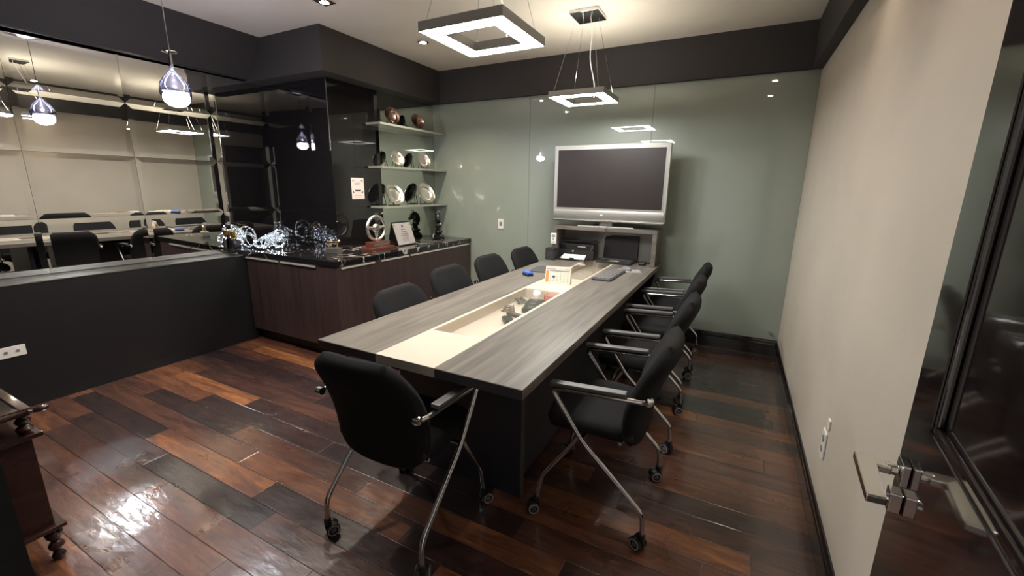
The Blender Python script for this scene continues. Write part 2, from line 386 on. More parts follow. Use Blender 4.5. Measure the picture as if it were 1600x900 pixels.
# dark soffits
struct(MB().poly([(XL-.08, YF, ZC), (XL-.08, YF, ZB+.012), (XL+.035, YF, ZB+.012), (XL+.06, YF, ZB+.045), (CX0, YF, ZC)], (0, CY1-YF, 0)).build('trim_2', 'dark_paint'))
struct(MB().box((XL, CY1, ZB), (CX1, YB, ZC)).build('trim_3', 'dark_paint'))
struct(MB().box((CX1, CYB, ZB), (XR, YB, ZC)).build('trim_4', 'dark_paint'))
struct(MB().box((CXR, YF, ZB-.01), (XR, CYB, ZC)).build('trim_5', 'dark_paint'))
struct(bevel_mod(MB().box((XL-.08, YF, ZB+.012), (XL+.045, CY1, ZB+.044)).build('trim_6', 'under_paint'), .003))
# low panelling under the mirrors, with a pale edge
struct(MB().box((XL-.08, YF, .0), (XP, 3.0, ZP-.012)).build('trim_7', 'black_panel'))
struct(MB().box((XL-.08, YF, ZP-.012), (XP+.002, CTY+.03, ZP)).build('trim_8', 'black_panel'))
struct(MB().box((XP+.002, YF, ZP-.005), (XP+.005, CTY+.03, ZP+.001)).build('trim_9', 'edge_metal'))
struct(MB().box((XP, YF, 0), (XP+.006, CTY+.02, .075)).build('baseboard_left', 'black_panel'))
def baseboard(name, a, b, nrm):
    a, b, nrm = Vector(a), Vector(b), Vector(nrm); m = MB()
    prof = [(0, 0), (.016, 0), (.016, .105), (.012, .115), (.012, .128), (.007, .138), (.006, .144), (0, .144)]
    m.poly([a+nrm*p+Vector((0, 0, z)) for p, z in prof], b-a); return struct(m.build(name, 'black_gloss'))
baseboard('baseboard_right', (XR, YF, 0), (XR, YB-.017, 0), (-1, 0, 0))
baseboard('baseboard_back', (CTX+.0, YB-.006, 0), (XR, YB-.006, 0), (0, -1, 0))

# ---- green glass cladding on the back wall: panels of one cladding
gl = thing('glass_cladding', 'grey green glossy glass panels covering the far wall behind the television', 'wall panel', (0, YB, 0))
xs = [XMIR, -2.027, -.788, XR]
for a, b in zip(xs, xs[1:]):
    bevel_mod(MB().box((a+.0012, -.006, .146), (b-.0012, 0, ZB)).build('glass_panel', 'green_glass', gl), .0012, 1)
# ---- bevelled mirror tiles
mw = thing('mirror_cladding', 'wall of large mirror tiles above the black ledge on the left', 'mirror', (XL, 2.3, 1.2))
mw.rotation_euler = (0, math.radians(.45), math.radians(-1.15))
ys = [y-2.3 for y in (.105, .51, 1.11, 1.71, 2.31, YCOL-.001)]; zs = [z-1.2 for z in (ZP+.004, 1.19, 1.637, 2.03, ZB+.008)]
def mirror_tile(y0, y1, z0, z1):
    m = MB(); bw, d = .036, .0016
    y0 += .0008; y1 -= .0008; z0 += .0008; z1 -= .0008
    o = [m._v(p) for p in ((-d, y0, z0), (-d, y1, z0), (-d, y1, z1), (-d, y0, z1))]
    i = [m._v(p) for p in ((0, y0+bw, z0+bw), (0, y1-bw, z0+bw), (0, y1-bw, z1-bw), (0, y0+bw, z1-bw))]
    k = [m._v(p) for p in ((-.01, y0, z0), (-.01, y1, z0), (-.01, y1, z1), (-.01, y0, z1))]
    m.bm.faces.new(i); m.bm.faces.new(k[::-1])
    for a in range(4):
        b = (a+1) % 4
        m.bm.faces.new((o[a], o[b], i[b], i[a])); m.bm.faces.new((k[a], k[b], o[b], o[a]))
    return m
for y0, y1 in zip(ys, ys[1:]):
    for z0, z1 in zip(zs, zs[1:]): mirror_tile(y0, y1, z0, z1).build('mirror_tile', 'mirror', mw)
# ---- black glass around the column
bg = thing('black_glass_cladding', 'black mirror glass cladding the column behind the marble counter', 'wall panel', (0, 0, 0))
for z0, z1 in zip([CTZ+.001, 1.19, 1.637, 2.03], [1.19, 1.637, 2.03, ZB-.002]):
    MB().box((XL-.02, YCOL, z0+.0005), (XCOL-.008, YCOL+.008, z1-.0005)).build('glass_panel', 'black_glass', bg)
MB().box((XCOL-.008, YCOL+.001, CTZ+.001), (XCOL, YMIR, ZB-.002)).build('glass_panel', 'black_glass', bg)
MB().box((XCOL-.009, YCOL-.0015, 1.75), (XCOL+.0015, YCOL+.001, ZB-.002)).build('corner_strip', 'edge_metal', bg)
# ---- plain mirror behind the shelves
nm = tag(MB().box((XCOL-.008, YMIR, CTZ+.001), (XMIR, YB-.007, ZB-.002)).build('niche_mirror', 'mirror'), 'flat mirror panel behind the glass shelves of award plates', 'mirror')
nm.data.materials[0] = pm('grey green mirror', (.64, .67, .61), .01, metal=1.)

# ------------------------------------------------------------------ LED square pendants
def wire(m, a, b, r=.0012, sag=0., n=8):
    a, b = Vector(a), Vector(b)
    m.tube([a.lerp(b, i/n)+Vector((sag*math.sin(PI*i/n), 0, 0)) for i in range(n+1)], r, 6)
def square_ring(m, ro, ri, z0, z1):
    for (x0, y0, x1, y1) in ((-ro, -ro, ro, -ri), (-ro, ri, ro, ro), (-ro, -ri, -ri, ri), (ri, -ri, ro, ri)):
        m.box((x0, y0, z0), (x1, y1, z1))
def led_lamp(loc, label, canopy_x=0.):
    t = thing('square_pendant_lamp', label, 'lamp', loc, 0, 'square ceiling pendants over the table')
    H = ZC-loc[2]
    m = MB(); ro, ri = .212, .132
    m.box((-ro, -ro, 0), (ro, -ro+.003, .04)); m.box((-ro, ro-.003, 0), (ro, ro, .04)); m.box((-ro, -ro+.003, 0), (-ro+.003, ro-.003, .04)); m.box((ro-.003, -ro+.003, 0), (ro, ro-.003, .04))
    m.box((-ri, -ri, 0), (ri, -ri+.003, .04)); m.box((-ri, ri-.003, 0), (ri, ri, .04)); m.box((-ri, -ri+.003, 0), (-ri+.003, ri-.003, .04)); m.box((ri-.003, -ri+.003, 0), (ri, ri-.003, .04))
    m.build('lamp_frame', 'frame_metal', t)
    m = MB(); square_ring(m, ro-.004, ri+.001, .001, .006); m.build('diffuser', 'led', t)
    m = MB(); square_ring(m, ro-.004, ri+.001, .034, .038); m.build('upper_diffuser', 'led_top', t)
    c = MB().box((-.107, -.117, H-.022), (.107, .117, H)).build('canopy', 'chrome', t); bevel_mod(c, .003)
    for sx in (-1, 1):
        for sy in (-1, 1): MB().lathe([(.006, H-.03), (.006, H-.022)], (sx*.06, sy*.07, 0), seg=10).build('screw', 'chrome_bright', c)
    for sx in (-1, 1):
        for sy in (-1, 1):
            m = MB(); wire(m, (sx*.17, sy*.208, .04), (sx*.06, sy*.07, H-.024)); m.build('suspension_wire', 'chrome', t)
    m = MB(); m.tube([Vector((.01+.012*math.sin(9*k/20), .2-.19*k/20, .03+(H-.05)*k/20)) for k in range(21)], .0028, 6); m.build('power_cable', 'white', t, True)
    return t
led_lamp((-1.15, 3.39, 2.105), 'square lit pendant lamp nearest the green glass wall, hanging before the television')
led_lamp((-1.13, 1.87, 2.105), 'large square lit pendant lamp over the near end of the table')

# ------------------------------------------------------------------ glass globe pendant
def globe(loc):
    t = thing('globe_pendant_lamp', 'chrome goblet shaped pendant lamp with lit bulb in front of the mirror tiles', 'lamp', loc)
    MB().lathe([(.004, .225), (.040, .222), (.040, .217), (.009, .212), (.009, .205)], seg=28).build('top_disc', 'chrome_bright', t, True)
    p = [(.009, .212), (.010, .15), (.014, .118), (.030, .098), (.056, .070), (.074, .038), (.081, .0), (.079, -.022), (.071, -.046)]
    MB().lathe(p, seg=32).build('lamp_shade', 'smoke_glass', t, True, angle=60)
    MB().lathe([(.060, -.014), (.066, -.024), (.068, -.040), (.060, -.064), (.040, -.082), (.012, -.090)], seg=28).build('bulb', 'bulb', t, True)
    L = bpy.data.lights.new('globe_fill_light', 'POINT'); L.energy = GLOBE_FILL_W; L.color = (1., .95, .88); L.shadow_soft_size = .008
    lo = bpy.data.objects.new('globe_fill_light', L); COL.objects.link(lo); lo.parent = t; lo.location = (0, 0, .028)  # fill light added above the bulb to brighten the ceiling through the shade
    MB().lathe([(.070, -.010), (.072, -.007)], seg=28).build('bulb_blocker', 'black_gloss', t, True)  # added black disc, blocks the bulb's glow from the upper shade
    H = ZC-loc[2]; m = MB(); m.tube([(0, 0, .21), (0, 0, H-.02)], .0022, 8); m.build('suspension_cable', 'chrome', t)
    MB().lathe([(.05, H-.025), (.05, H)], seg=28).build('canopy', 'chrome', t, True)
globe((-3.115, 1.53, 1.985))

# ------------------------------------------------------------------ ceiling spotlights
def spot(x, y, label, square=False):
    t = thing('ceiling_spotlight', label, 'spotlight', (x, y, ZC), 0, 'recessed ceiling spotlights')
    if square:
        m = MB(); square_ring(m, .055, .036, -.006, 0); m.build('trim_ring', 'chrome', t)
    MB().lathe([(.050 if not square else .037, -.008), (.048 if not square else .037, -.001), (.034, -.001), (.036, -.008)] if not square else [(.037, -.009), (.037, -.004), (.030, -.004), (.031, -.009)], seg=28).build('bezel', 'chrome_bright', t, True)
    MB().lathe([(.030, -.010), (.020, -.013), (.001, -.014)], seg=20).build('lens', 'spot_face', t, True)
    L = bpy.data.lights.new('spot', 'SPOT'); L.energy = SPOT_W if x < -1 else SPOT_W*.12; L.spot_size = math.radians(120 if x < -1 else 70); L.spot_blend = .8; L.color = (1., .86, .70); L.shadow_soft_size = .03
    lo = bpy.data.objects.new('spot_beam', L); COL.objects.link(lo); lo.parent = t; lo.location = (0, 0, -.02)
spot(-2.747, 2.378, 'square trimmed recessed spotlight at the top edge of the view', True)
spot(-2.665, 3.355, 'round recessed spotlight left of the large square lamp')
spot(-2.74, 1.35, 'round recessed spotlight above the globe pendant, seen reflected')
spot(.21, 1.45, 'round recessed spotlight above the beige wall near the door, seen reflected')
spot(.21, 2.35, 'round recessed spotlight above the middle of the beige wall, seen reflected')

# ------------------------------------------------------------------ conference table
TX0, TX1, TY0, TY1, TZ = -1.643, -.594, 1.236, 4.245, .75
CA, CB = -1.287, -.980
tb = thing('conference_table', 'long grey wood conference table with a cream centre strip and glass inserts', 'table', (0, 0, 0))
bevel_mod(MB().box((TX0, TY0, TZ-.04), (CA-.001, TY1, TZ)).build('tabletop', 'table_wood', tb), .0015, 1)
bevel_mod(MB().box((CB+.001, TY0, TZ-.04), (TX1, TY1, TZ)).build('tabletop', 'table_wood', tb), .0015, 1)
for a, b in ((TX0, CA-.001), (CB+.001, TX1)):
    MB().box((a+.001, TY0-.0012, TZ-.0395), (b-.001, TY0, TZ-.002)).build('edge_band', 'table_edge', tb)
o = MB().box((CA, TY0, TZ-.04), (CB, 1.60, TZ)).build('centre_panel', 'cream', tb); o['label'] = 'cream lacquered panel'
o = MB().box((CA, 2.665, TZ-.04), (CB, 3.125, TZ)).build('centre_panel', 'cream', tb)
def well(y0, y1):
    m = MB(); d = .065
    m.box((CA, y0, TZ-d-.01), (CB, y1, TZ-d)); m.box((CA, y0, TZ-d), (CA+.012, y1, TZ-.002)); m.box((CB-.012, y0, TZ-d), (CB, y1, TZ-.002))
    m.box((CA+.012, y0, TZ-d), (CB-.012, y0+.01, TZ-.002)); m.box((CA+.012, y1-.01, TZ-d), (CB-.012, y1, TZ-.002))
    wl = m.build('cable_well', 'cream_in', tb)
    m = MB(); m.box((CA, y0, TZ-.002), (CA+.02, y1, TZ)); m.box((CB-.02, y0, TZ-.002), (CB, y1, TZ)); m.build('well_rim', 'cream', tb)
    MB().box((CA+.02, y0, TZ-.007), (CB-.02, y1, TZ-.001)).build('glass_insert', 'pane', tb)
well(1.60, 2.665); well(3.125, 4.10)
MB().box((CA, 4.10, TZ-.04), (CB, TY1, TZ)).build('centre_panel', 'cream', tb)
LX0, LX1, LY0 = -1.478, -.763, 1.578
bevel_mod(MB().box((LX0, LY0, 0), (LX1-.0, LY0+.04, TZ-.041)).build('front_panel', 'leg_black', tb), .002, 1)
MB().box((LX1-.001, LY0+.001, 0), (LX1+.001, LY0+.039, TZ-.042)).build('edge_band', 'table_edge', tb)
MB().box((LX1-.06, LY0+.04, .03), (LX1-.04, 4.05, TZ-.042)).build('side_panel', 'leg_black', tb)
MB().box((-1.20, LY0+.04, .03), (-1.18, 4.05, TZ-.112)).build('side_panel', 'leg_black', tb)
MB().poly([(-1.62, 4.17, TZ-.041), (-.62, 4.17, TZ-.041), (-.76, 4.17, 0), (-1.48, 4.17, 0)], (0, .04, 0)).build('end_panel', 'leg_black', tb)
# things lying in the glazed well
ps = thing('power_strip', 'dark power strip lying in the glazed well of the table', 'power strip', (-1.10, 2.42, TZ-.065), .25)
bevel_mod(MB().box((-.05, -.13, 0), (.05, .13, .028)).build('body', 'black_plastic', ps), .004)
for k in range(3): MB().lathe([(.019, .028), (.019, .031)], (0, -.08+.08*k, 0), seg=16).build('socket_face', 'socket', ps, True)
ad = thing('power_adapter', 'small black power adapter with a grey cable in the table well', 'adapter', (-1.09, 2.06, TZ-.065), .7)
bevel_mod(MB().box((-.028, -.055, 0), (.028, .055, .03)).build('body', 'black_plastic', ad), .006)
m = MB(); m.tube([(.0+.06*math.sin(k*.8), -.055-.012*k, .006+.002*(k % 2)) for k in range(12)], .003, 6); m.build('cable', 'ink_grey', ad, True)
rc = thing('remote_control', 'black remote control beside the adapter in the table well', 'remote control', (-1.10, 2.19, TZ-.065), 1.2)
bevel_mod(MB().box((-.022, -.075, 0), (.022, .075, .018)).build('body', 'black_plastic', rc), .006)
m = MB()
for i in range(3):
    for j in range(6): m.box((-.016+.012*i, -.06+.018*j, .018), (-.008+.012*i, -.05+.018*j, .020))
m.build('buttons', 'ink_grey', rc)
for k, (x, y, rz, c, lb) in enumerate([(-1.19, 2.24, .3, 'brown', 'tangled brown cable bundle left of the remote control in the table well'), (-1.185, 2.47, 1.1, 'dark', 'tangled dark cable bundle beside the power strip in the table well')]):
    m = MB(); m.tube([(.045*math.cos(i*.55)*(1-.012*i), .03*math.sin(i*.55)+.002*i, .005+.0007*i) for i in range(36)], .0035, 6)
    o = m.build('cable_bundle', pm('cable '+c, (.16, .07, .045) if c == 'brown' else (.05, .04, .04), .5), None, True, (x, y, TZ-.065)); o.rotation_euler.z = rz
    tag(o, lb, 'cable')
rb = tag(bevel_mod(MB().box((-.05, -.03, 0), (.05, .03, .05)).build('red_box', 'red_box', None, False, (-1.045, 2.61, TZ-.065)), .002), 'small red box at the far end of the near table well', 'box')

# ------------------------------------------------------------------ hutch at the far end of the table
HX0, HX1, HY0, HY1, HZ = -1.615, -.612, 3.985, 4.24, 1.083
ht = thing('desk_hutch', 'grey wood hutch at the far end of the table under the television', 'shelf', (0, 0, 0))
bevel_mod(MB().box((HX0, HY0, HZ-.035), (HX1, HY1, HZ)).build('top_board', 'hutch_wood', ht), .0015, 1)
for x in (HX0, HX1-.04): bevel_mod(MB().box((x, HY0, TZ+.001), (x+.04, HY1, HZ-.036)).build('side_board', 'hutch_wood', ht), .0015, 1)
MB().box((HX0+.041, HY1-.02, TZ+.001), (HX1-.041, HY1, HZ-.036)).build('back_board', pm('grey laminate', (.24, .225, .21), .5), ht)
# television
tv = thing('television', 'wide silver framed flat television standing on the hutch', 'television', (-1.093, 4.02, HZ))
W2, Z0, Z1 = .531, .05, .752
def tvz(z): return z
m = MB()
m.poly([(-W2, -.02, Z0+.02), (-W2+.02, -.02, Z0), (W2-.02, -.02, Z0), (W2, -.02, Z0+.02), (W2, -.02, Z1-.004), (W2-.004, -.02, Z1), (-W2+.004, -.02, Z1), (-W2, -.02, Z1-.004)], (0, .05, 0))
m.poly([(-W2+.12, .03, Z0+.08), (W2-.12, .03, Z0+.08), (W2-.12, .03, Z1-.08), (-W2+.12, .03, Z1-.08)], (0, .05, 0))
bevel_mod(m.build('casing', 'tv_silver', tv), .004)
sx, sz0, sz1 = .495, .178, .712
m = MB(); m.box((-sx-.008, -.024, sz0-.008), (sx+.008, -.0205, sz0)); m.box((-sx-.008, -.024, sz1), (sx+.008, -.0205, sz1+.008)); m.box((-sx-.008, -.024, sz0), (-sx, -.0205, sz1)); m.box((sx, -.024, sz0), (sx+.008, -.0205, sz1)); m.build('bezel', 'tv_silver', tv)
MB().box((-sx, -.0225, sz0), (sx, -.0202, sz1)).build('screen', 'screen', tv)
V = MB(); V.grid(lambda u, v: Vector((-W2+.012+(2*W2-.024)*u, -.0205-.012*math.sin(PI*v)**.6, .066+.094*v)), 12, 10); o = V.build('speaker_grille', 'tv_grille', tv, True)
MB().box((-W2+.008, -.034, .052), (W2-.008, -.0205, .061)).build('lower_trim', 'edge_metal', tv)
MB().box((-.052, -.0335, .113), (-.028, -.0325, .121)).build('logo', 'paper', tv)
m = MB(); m.box((-.06, -.005, .012), (.06, .03, Z0+.05)); m.build('neck', 'tv_grille', tv)
m = MB(); m.poly([(-.27, -.03, .0), (.27, -.03, 0), (.22, .10, 0), (-.22, .10, 0)], (0, 0, .012)); bevel_mod(m.build('stand_base', 'tv_silver', tv), .003)
m = MB(); m.tube(fillet([(-1.07, 4.03, HZ+.02), (-1.07, 3.975, HZ+.004), (-1.09, 3.972, HZ-.06), (-1.15, 3.99, HZ-.16), (-1.17, 4.05, HZ-.24), (-1.20, 4.08, TZ+.006)], .04), .003, 6)
adopt(m.build('power_cord', 'black_plastic', None, True), tv)
# printer
pr = thing('printer', 'black inkjet printer with paper in its front tray, inside the hutch', 'printer', (-1.39, 4.10, TZ), 0)
bevel_mod(MB().box((-.175, -.06, .0), (.19, .10, .155)).build('body', 'black_plastic', pr), .01)
bevel_mod(MB().box((-.172, -.055, .156), (.187, .098, .19)).build('scanner_lid', 'black_gloss', pr), .008)
m = MB(); m.poly([(-.17, -.061, .10), (.185, -.061, .10), (.185, -.075, .15), (-.17, -.075, .15)], (0, .012, 0)); cp = m.build('control_panel', 'black_gloss', pr)
MB().box((.03, -.078, .128), (.11, -.0755, .138)).build('display', 'tv_silver', cp)
MB().lathe([(.008, -.0765), (.008, -.0625)], (-.02, 0, .085), 'y', 16).build('logo', 'tv_silver', pr, True)
m = MB(); m.poly([(-.13, -.062, .03), (.13, -.062, .03), (.145, -.16, .006), (-.145, -.16, .006)], (0, 0, .006)); tr = m.build('paper_tray', 'black_plastic', pr)
m = MB(); m.box((-.02, -.162, .008), (.02, -.145, .03)); m.build('tray_stop', 'black_plastic', tr)
m = MB(); m.poly([(-.115, -.062, .045), (.115, -.062, .045), (.122, -.145, .016), (-.122, -.145, .016)], (0, 0, .005)); tag(m.build('paper_stack', 'paper', None, False, (-1.39, 4.10, TZ)), 'white paper sheets lying in the printer tray', 'paper')
# small black speaker and white remote on the hutch end
sp = thing('speaker_box', 'small black box speaker beside the left end of the hutch', 'speaker', (-1.60, 3.93, TZ))
bevel_mod(MB().box((-.045, -.05, 0), (.05, .05, .115)).build('cabinet', 'black_plastic', sp), .004)
m = MB()
for k in range(8): m.box((-.035, -.0515, .015+.011*k), (.04, -.0503, .021+.011*k))
m.build('grille', 'key_dark', sp)
rm = thing('remote_holder', 'white remote control in its holder on the left end of the hutch', 'remote control', (HX0+.0, HY0-.003, .90))
bevel_mod(MB().box((-.012, -.018, 0), (.045, 0, .105)).build('body', 'white', rm), .004)
MB().box((-.002, -.0195, .065), (.035, -.0183, .092)).build('display', 'ink_grey', rm)
m = MB(); m.lathe([(.009, -.0195), (.009, -.0183)], (.016, 0, .048), 'y', 14)
for k in range(4): m.box((.0+.009*k, -.0195, .014), (.006+.009*k, -.0183, .024))
m.build('buttons', 'ink_grey', rm)
# laptop
lp = thing('laptop', 'open black laptop with dark screen inside the right half of the hutch', 'laptop', (-.985, 4.075, TZ), -.06)
b = bevel_mod(MB().box((-.17, -.115, .002), (.17, .11, .024)).build('base', 'black_plastic', lp), .004)
m = MB()
for i in range(13):
    for j in range(5): m.box((-.152+.0235*i, -.03+.024*j, .024), (-.132+.0235*i, -.01+.024*j, .027))
m.build('keyboard', 'key_dark', b)
MB().box((-.045, -.10, .024), (.045, -.045, .0248)).build('touchpad', 'ink_grey', b)
T = Matrix.Translation((0, .112, .024)) @ Matrix.Rotation(math.radians(-8), 4, 'X')
l = bevel_mod(MB(T).box((-.17, -.004, 0), (.17, .008, .225)).build('lid', 'black_plastic', lp), .003)
MB(T).box((-.158, -.0055, .014), (.158, -.0042, .212)).build('screen', 'screen', l)
m = MB(); m.tube(fillet([(-.80, 4.10, TZ+.01), (-.775, 4.05, TZ+.05), (-.74, 4.07, TZ+.008), (-.70, 4.12, TZ+.008), (-.66, 4.19, TZ+.01)], .03), .0035, 6)
adopt(m.build('power_cord', 'black_plastic', None, True), lp)
ma = tag(bevel_mod(MB().box((-.03, -.045, 0), (.03, .045, .028)).build('charger_brick', 'black_plastic', None, False, (-.735, 4.06, TZ+.001)), .008), 'black charger brick on the table right of the laptop', 'charger')
# keyboard
kb = thing('keyboard', 'grey computer keyboard on the right side of the table', 'keyboard', (-.866, 3.39, TZ), math.radians(88))
m = MB(); m.poly([(-.225, -.075, 0), (.225, -.075, 0), (.225, .075, 0), (-.225, .075, 0)], (0, 0, .016)); bevel_mod(m.build('case', 'key_dark', kb), .004)
m = MB()
for j in range(5):
    for i in range(21):
        if j == 0 and 4 <= i <= 8:
            if i == 4: m.box((-.215+.0205*4, -.065, .016), (-.215+.0205*9-.003, -.047, .022), .0015)
            continue
        m.box((-.215+.0205*i, -.065+.0265*j, .016), (-.215+.0205*i+.0175, -.065+.0265*j+.022, .0225))
m.build('keys', 'grey_key', kb)
def mouse(loc, rz, mat, label, wired):
    t = thing('computer_mouse', label, 'mouse', loc, rz)
    m = MB(); m.grid(lambda u, v: Vector(((.029+.003*math.cos(2*PI*v))*math.sin(PI*u)*math.cos(2*PI*v)*1.0, -.052*math.cos(PI*u), .002+.034*max(0., math.sin(PI*u))**.8*max(0., math.sin(2*PI*v)))), 18, 20)
    m.build('shell', mat, t, True, angle=70)
    MB().lathe([(.006, -.002), (.006, .002)], (0, .026, .033), 'x', 14).build('scroll_wheel', 'key_dark', t, True)
    return t
mouse((-.80, 3.70, TZ+.001), math.radians(70), 'grey_key', 'grey computer mouse behind the keyboard', False)
m = MB(); m.box((-.09, -.08, 0), (.09, .08, .003)); mp_ = tag(m.build('mouse_pad', 'ink_grey', None, False, (-.77, 3.69, TZ)), 'thin grey mouse pad under the grey mouse', 'mouse pad'); mp_.rotation_euler.z = .3
m = MB(); m.grid(lambda u, v: Vector((.035*math.sin(PI*u)*math.cos(2*PI*v), -.062*math.cos(PI*u), .002+.04*max(0., math.sin(PI*u))**.8*max(0., math.sin(2*PI*v)))), 16, 18)
er = thing('board_eraser', 'small blue topped dark eraser on the left side of the table', 'eraser', (-1.45, 3.07, TZ), .9)
bevel_mod(MB().box((-.028, -.05, 0), (.028, .05, .016)).build('felt', 'black_plastic', er), .004); bevel_mod(MB().box((-.027, -.049, .016), (.027, .049, .034)).build('grip', 'blue', er), .008)
pd = tag(bevel_mod(MB().box((-.10, -.13, 0), (.10, .13, .008)).build('notebook', 'key_dark', None, False, (-1.43, 3.36, TZ)), .002), 'flat dark grey notebook lying behind the calendar', 'notebook'); pd.rotation_euler.z = .12
m.bm.free()
# desk calendar
cal = thing('desk_calendar', 'white tent desk calendar with an orange side strip on the cream panel', 'calendar', (-1.125, 2.915, TZ), .17)
m = MB(); m.poly([(-.095, -.035, 0), (-.095, .0, .128), (-.095, .0015, .128), (-.095, -.0335, 0)], (.19, 0, 0)); m.poly([(-.095, .035, 0), (-.095, .0335, 0), (-.095, -.0005, .128), (-.095, .001, .128)], (.19, 0, 0))
m.box((-.095, -.034, 0), (.095, .034, .0015)); m.build('card', 'paper_cream', cal)
CT = Matrix.Translation((0, -.0365, 0)) @ Matrix.Rotation(-math.atan2(.035, .128), 4, 'X') @ Matrix.Translation((0, 0, 0))
MB(CT).box((-.09, -.0006, .014), (-.069, 0, .100)).build('side_strip', 'orange', cal)
MB(CT).box((-.065, -.0006, .097), (.084, 0, .101)).build('weekday_bar', 'ink_blue', cal)
TT = CT @ Matrix.Rotation(PI/2, 4, 'X')
def caltxt(s, x, z, size, mat, al='CENTER'): return text_obj('print', s, size, mat, cal, TT @ Matrix.Translation((x, z, .0007)), al)
m_all = []
days = ['  '.join('%2d' % (1+7*r+c) for c in range(7) if 1+7*r+c <= 31) for r in range(5)]
for r in range(5):
    for c in range(6):
        n = 1+6*r+c
        if n <= 30: m_all.append((str(n), -.055+.0255*c, .086-.0155*r))
cu_objs = [caltxt(s, x, z, .0095, 'ink') for s, x, z in m_all[:8]+m_all[9:]]
# join the small numbers into one mesh (surface print)
bmj = bmesh.new()
for q in cu_objs: bmj.from_mesh(q.data)
me = bpy.data.meshes.new('date_grid'); bmj.to_mesh(me); bmj.free(); me.materials.append(MT['ink'])
for q in cu_objs: bpy.data.objects.remove(q)
dg = bpy.data.objects.new('date_grid', me); COL.objects.link(dg); dg.parent = cal
MB(CT).box((-.040, -.0012, .048), (-.020, -.0002, .063)).build('marked_date', 'ink_blue', cal)
MB(CT).box((-.085, -.0008, .110), (-.020, 0, .1145)).build('heading_line', 'ink_grey', cal)
MB(CT).box((.050, -.0008, .110), (.085, 0, .1135)).build('heading_line', 'ink_grey', cal)

# ------------------------------------------------------------------ office chairs
def make_chair():
    t = thing('conference_chair', '', 'chair', (0, 0, 0))
    ct = lambda v: Vector((0, -.165+.41*v, .452+.012*math.sin(PI*v)-.035*max(0, v-.75)**1.2*4*.5))
    m = MB(); m.curve = lambda v, u: Vector((0, -.02*u*u*(1 if v > .5 else 0), .006*u*u))
    m.cushion(ct, lambda v: .235-.012*abs(2*v-1), .078, lambda v: Vector((0, .0, 1)), 22, 22, 5., 8.).build('seat', 'fabric', t, True, angle=180)
    def cb(v): return Vector((0, -.155-.115*v+.055*math.sin(PI*min(1, v*1.15))*.5-.012*max(0, v-.7), .392+.463*v))
    def nb(v): return Vector((0, 1, .22)).normalized()
    m = MB(); m.curve = lambda v, u: Vector((0, .035*u*u*(.4+.6*math.sin(PI*v)), 0))
    m.cushion(cb, lambda v: .200+.034*math.sin(PI*min(1, max(0, .12+v*.76)))**.8, .084, nb, 22, 24, 4.5, 5.).build('backrest', 'fabric', t, True, angle=180)
    for s in (-1, 1):
        x = s*.250
        path = [(s*.235, -.215, .655), (x, -.185, .652), (x, .165, .632), (x, .12, .545), (x, .033, .42), (x, -.185, .205), (x*.985, -.232, .14), (x*.985, -.232, .066)]
        pts = fillet(path[:2]+[(x, .178, .632)]+[(x, .033, .42), (x*.985, -.228, .165), (x*.985, -.232, .066)], .035)
        MB().tube(pts, .0105, 12).build('side_tube', 'chrome', t, True, angle=60)
        pts = fillet([(x*.97, .055, .435), (x*.97, .10, .36), (x*.95, .215, .19), (x*.95, .235, .066)], .04)
        MB().tube(pts, .0095, 12).build('front_leg', 'chrome', t, True, angle=60)
        a = MB(); a.box((x-.019, -.165, .655), (x+.019, .145, .672), .005)
        o = a.build('armrest_pad', 'pad', t); o.rotation_euler = (math.radians(-3), 0, 0); o.location = (0, 0, 0)
        MB().lathe([(.004, -.014), (.017, -.011), (.019, 0), (.015, .012), (.006, .014)], (s*.238, -.212, .656), 'x', 18).build('arm_bracket', 'chrome_bright', t, True)
        MB().box((s*.175, -.16, .45), (s*.214, -.12, .53), .006).build('back_hinge', 'black_plastic', t)
    m = MB(); m.tube([(-.245, .04, .424), (.245, .04, .424)], .009, 10); m.tube([(-.2, -.11, .424), (.2, -.11, .424)], .008, 10); m.tube([(-.17, -.12, .422), (-.17, .15, .422)], .008, 10); m.tube([(.17, -.12, .422), (.17, .15, .422)], .008, 10)
    m.build('seat_frame', 'chrome', t, True, angle=60)
    for s in (-1, 1):
        for (y, x, a) in ((-.232, .246, .5*s), (.235, .2375, -.6*s)):
            T = Matrix.Translation((s*x, y, 0)) @ Matrix.Rotation(a, 4, 'Z')
            c = MB(T); c.lathe([(.013, .052), (.015, .056), (.015, .078), (.011, .082)], seg=14)
            c.poly([(-.006, -.012+.0, .03), (-.006, .034, .022), (-.006, .036, .045), (-.006, .010, .058), (-.006, -.012, .056)], (.012, 0, 0))
            co_ = c.build('caster', 'black_plastic', t, True)
            for q in (-1, 1):
                w = MB(T); w.lathe([(.012, q*.008), (.0265, q*.008), (.028, q*.012), (.028, q*.022), (.024, q*.025), (.020, q*.0255), (.006, q*.024)], (0, .016, .028), 'x', 20)
                wo = w.build('wheel', 'black_plastic', co_, True)
                w = MB(T); w.lathe([(.0235, q*.0245), (.0235, q*.0265), (.0185, q*.0268), (.0185, q*.0245)], (0, .016, .028), 'x', 20)
                wr = w.build('wheel_ring', 'wheel_rim', co_, True)
    return t
chair0 = make_chair()
G1, G2 = 'chairs along the right side of the table', 'chairs along the left side of the table'
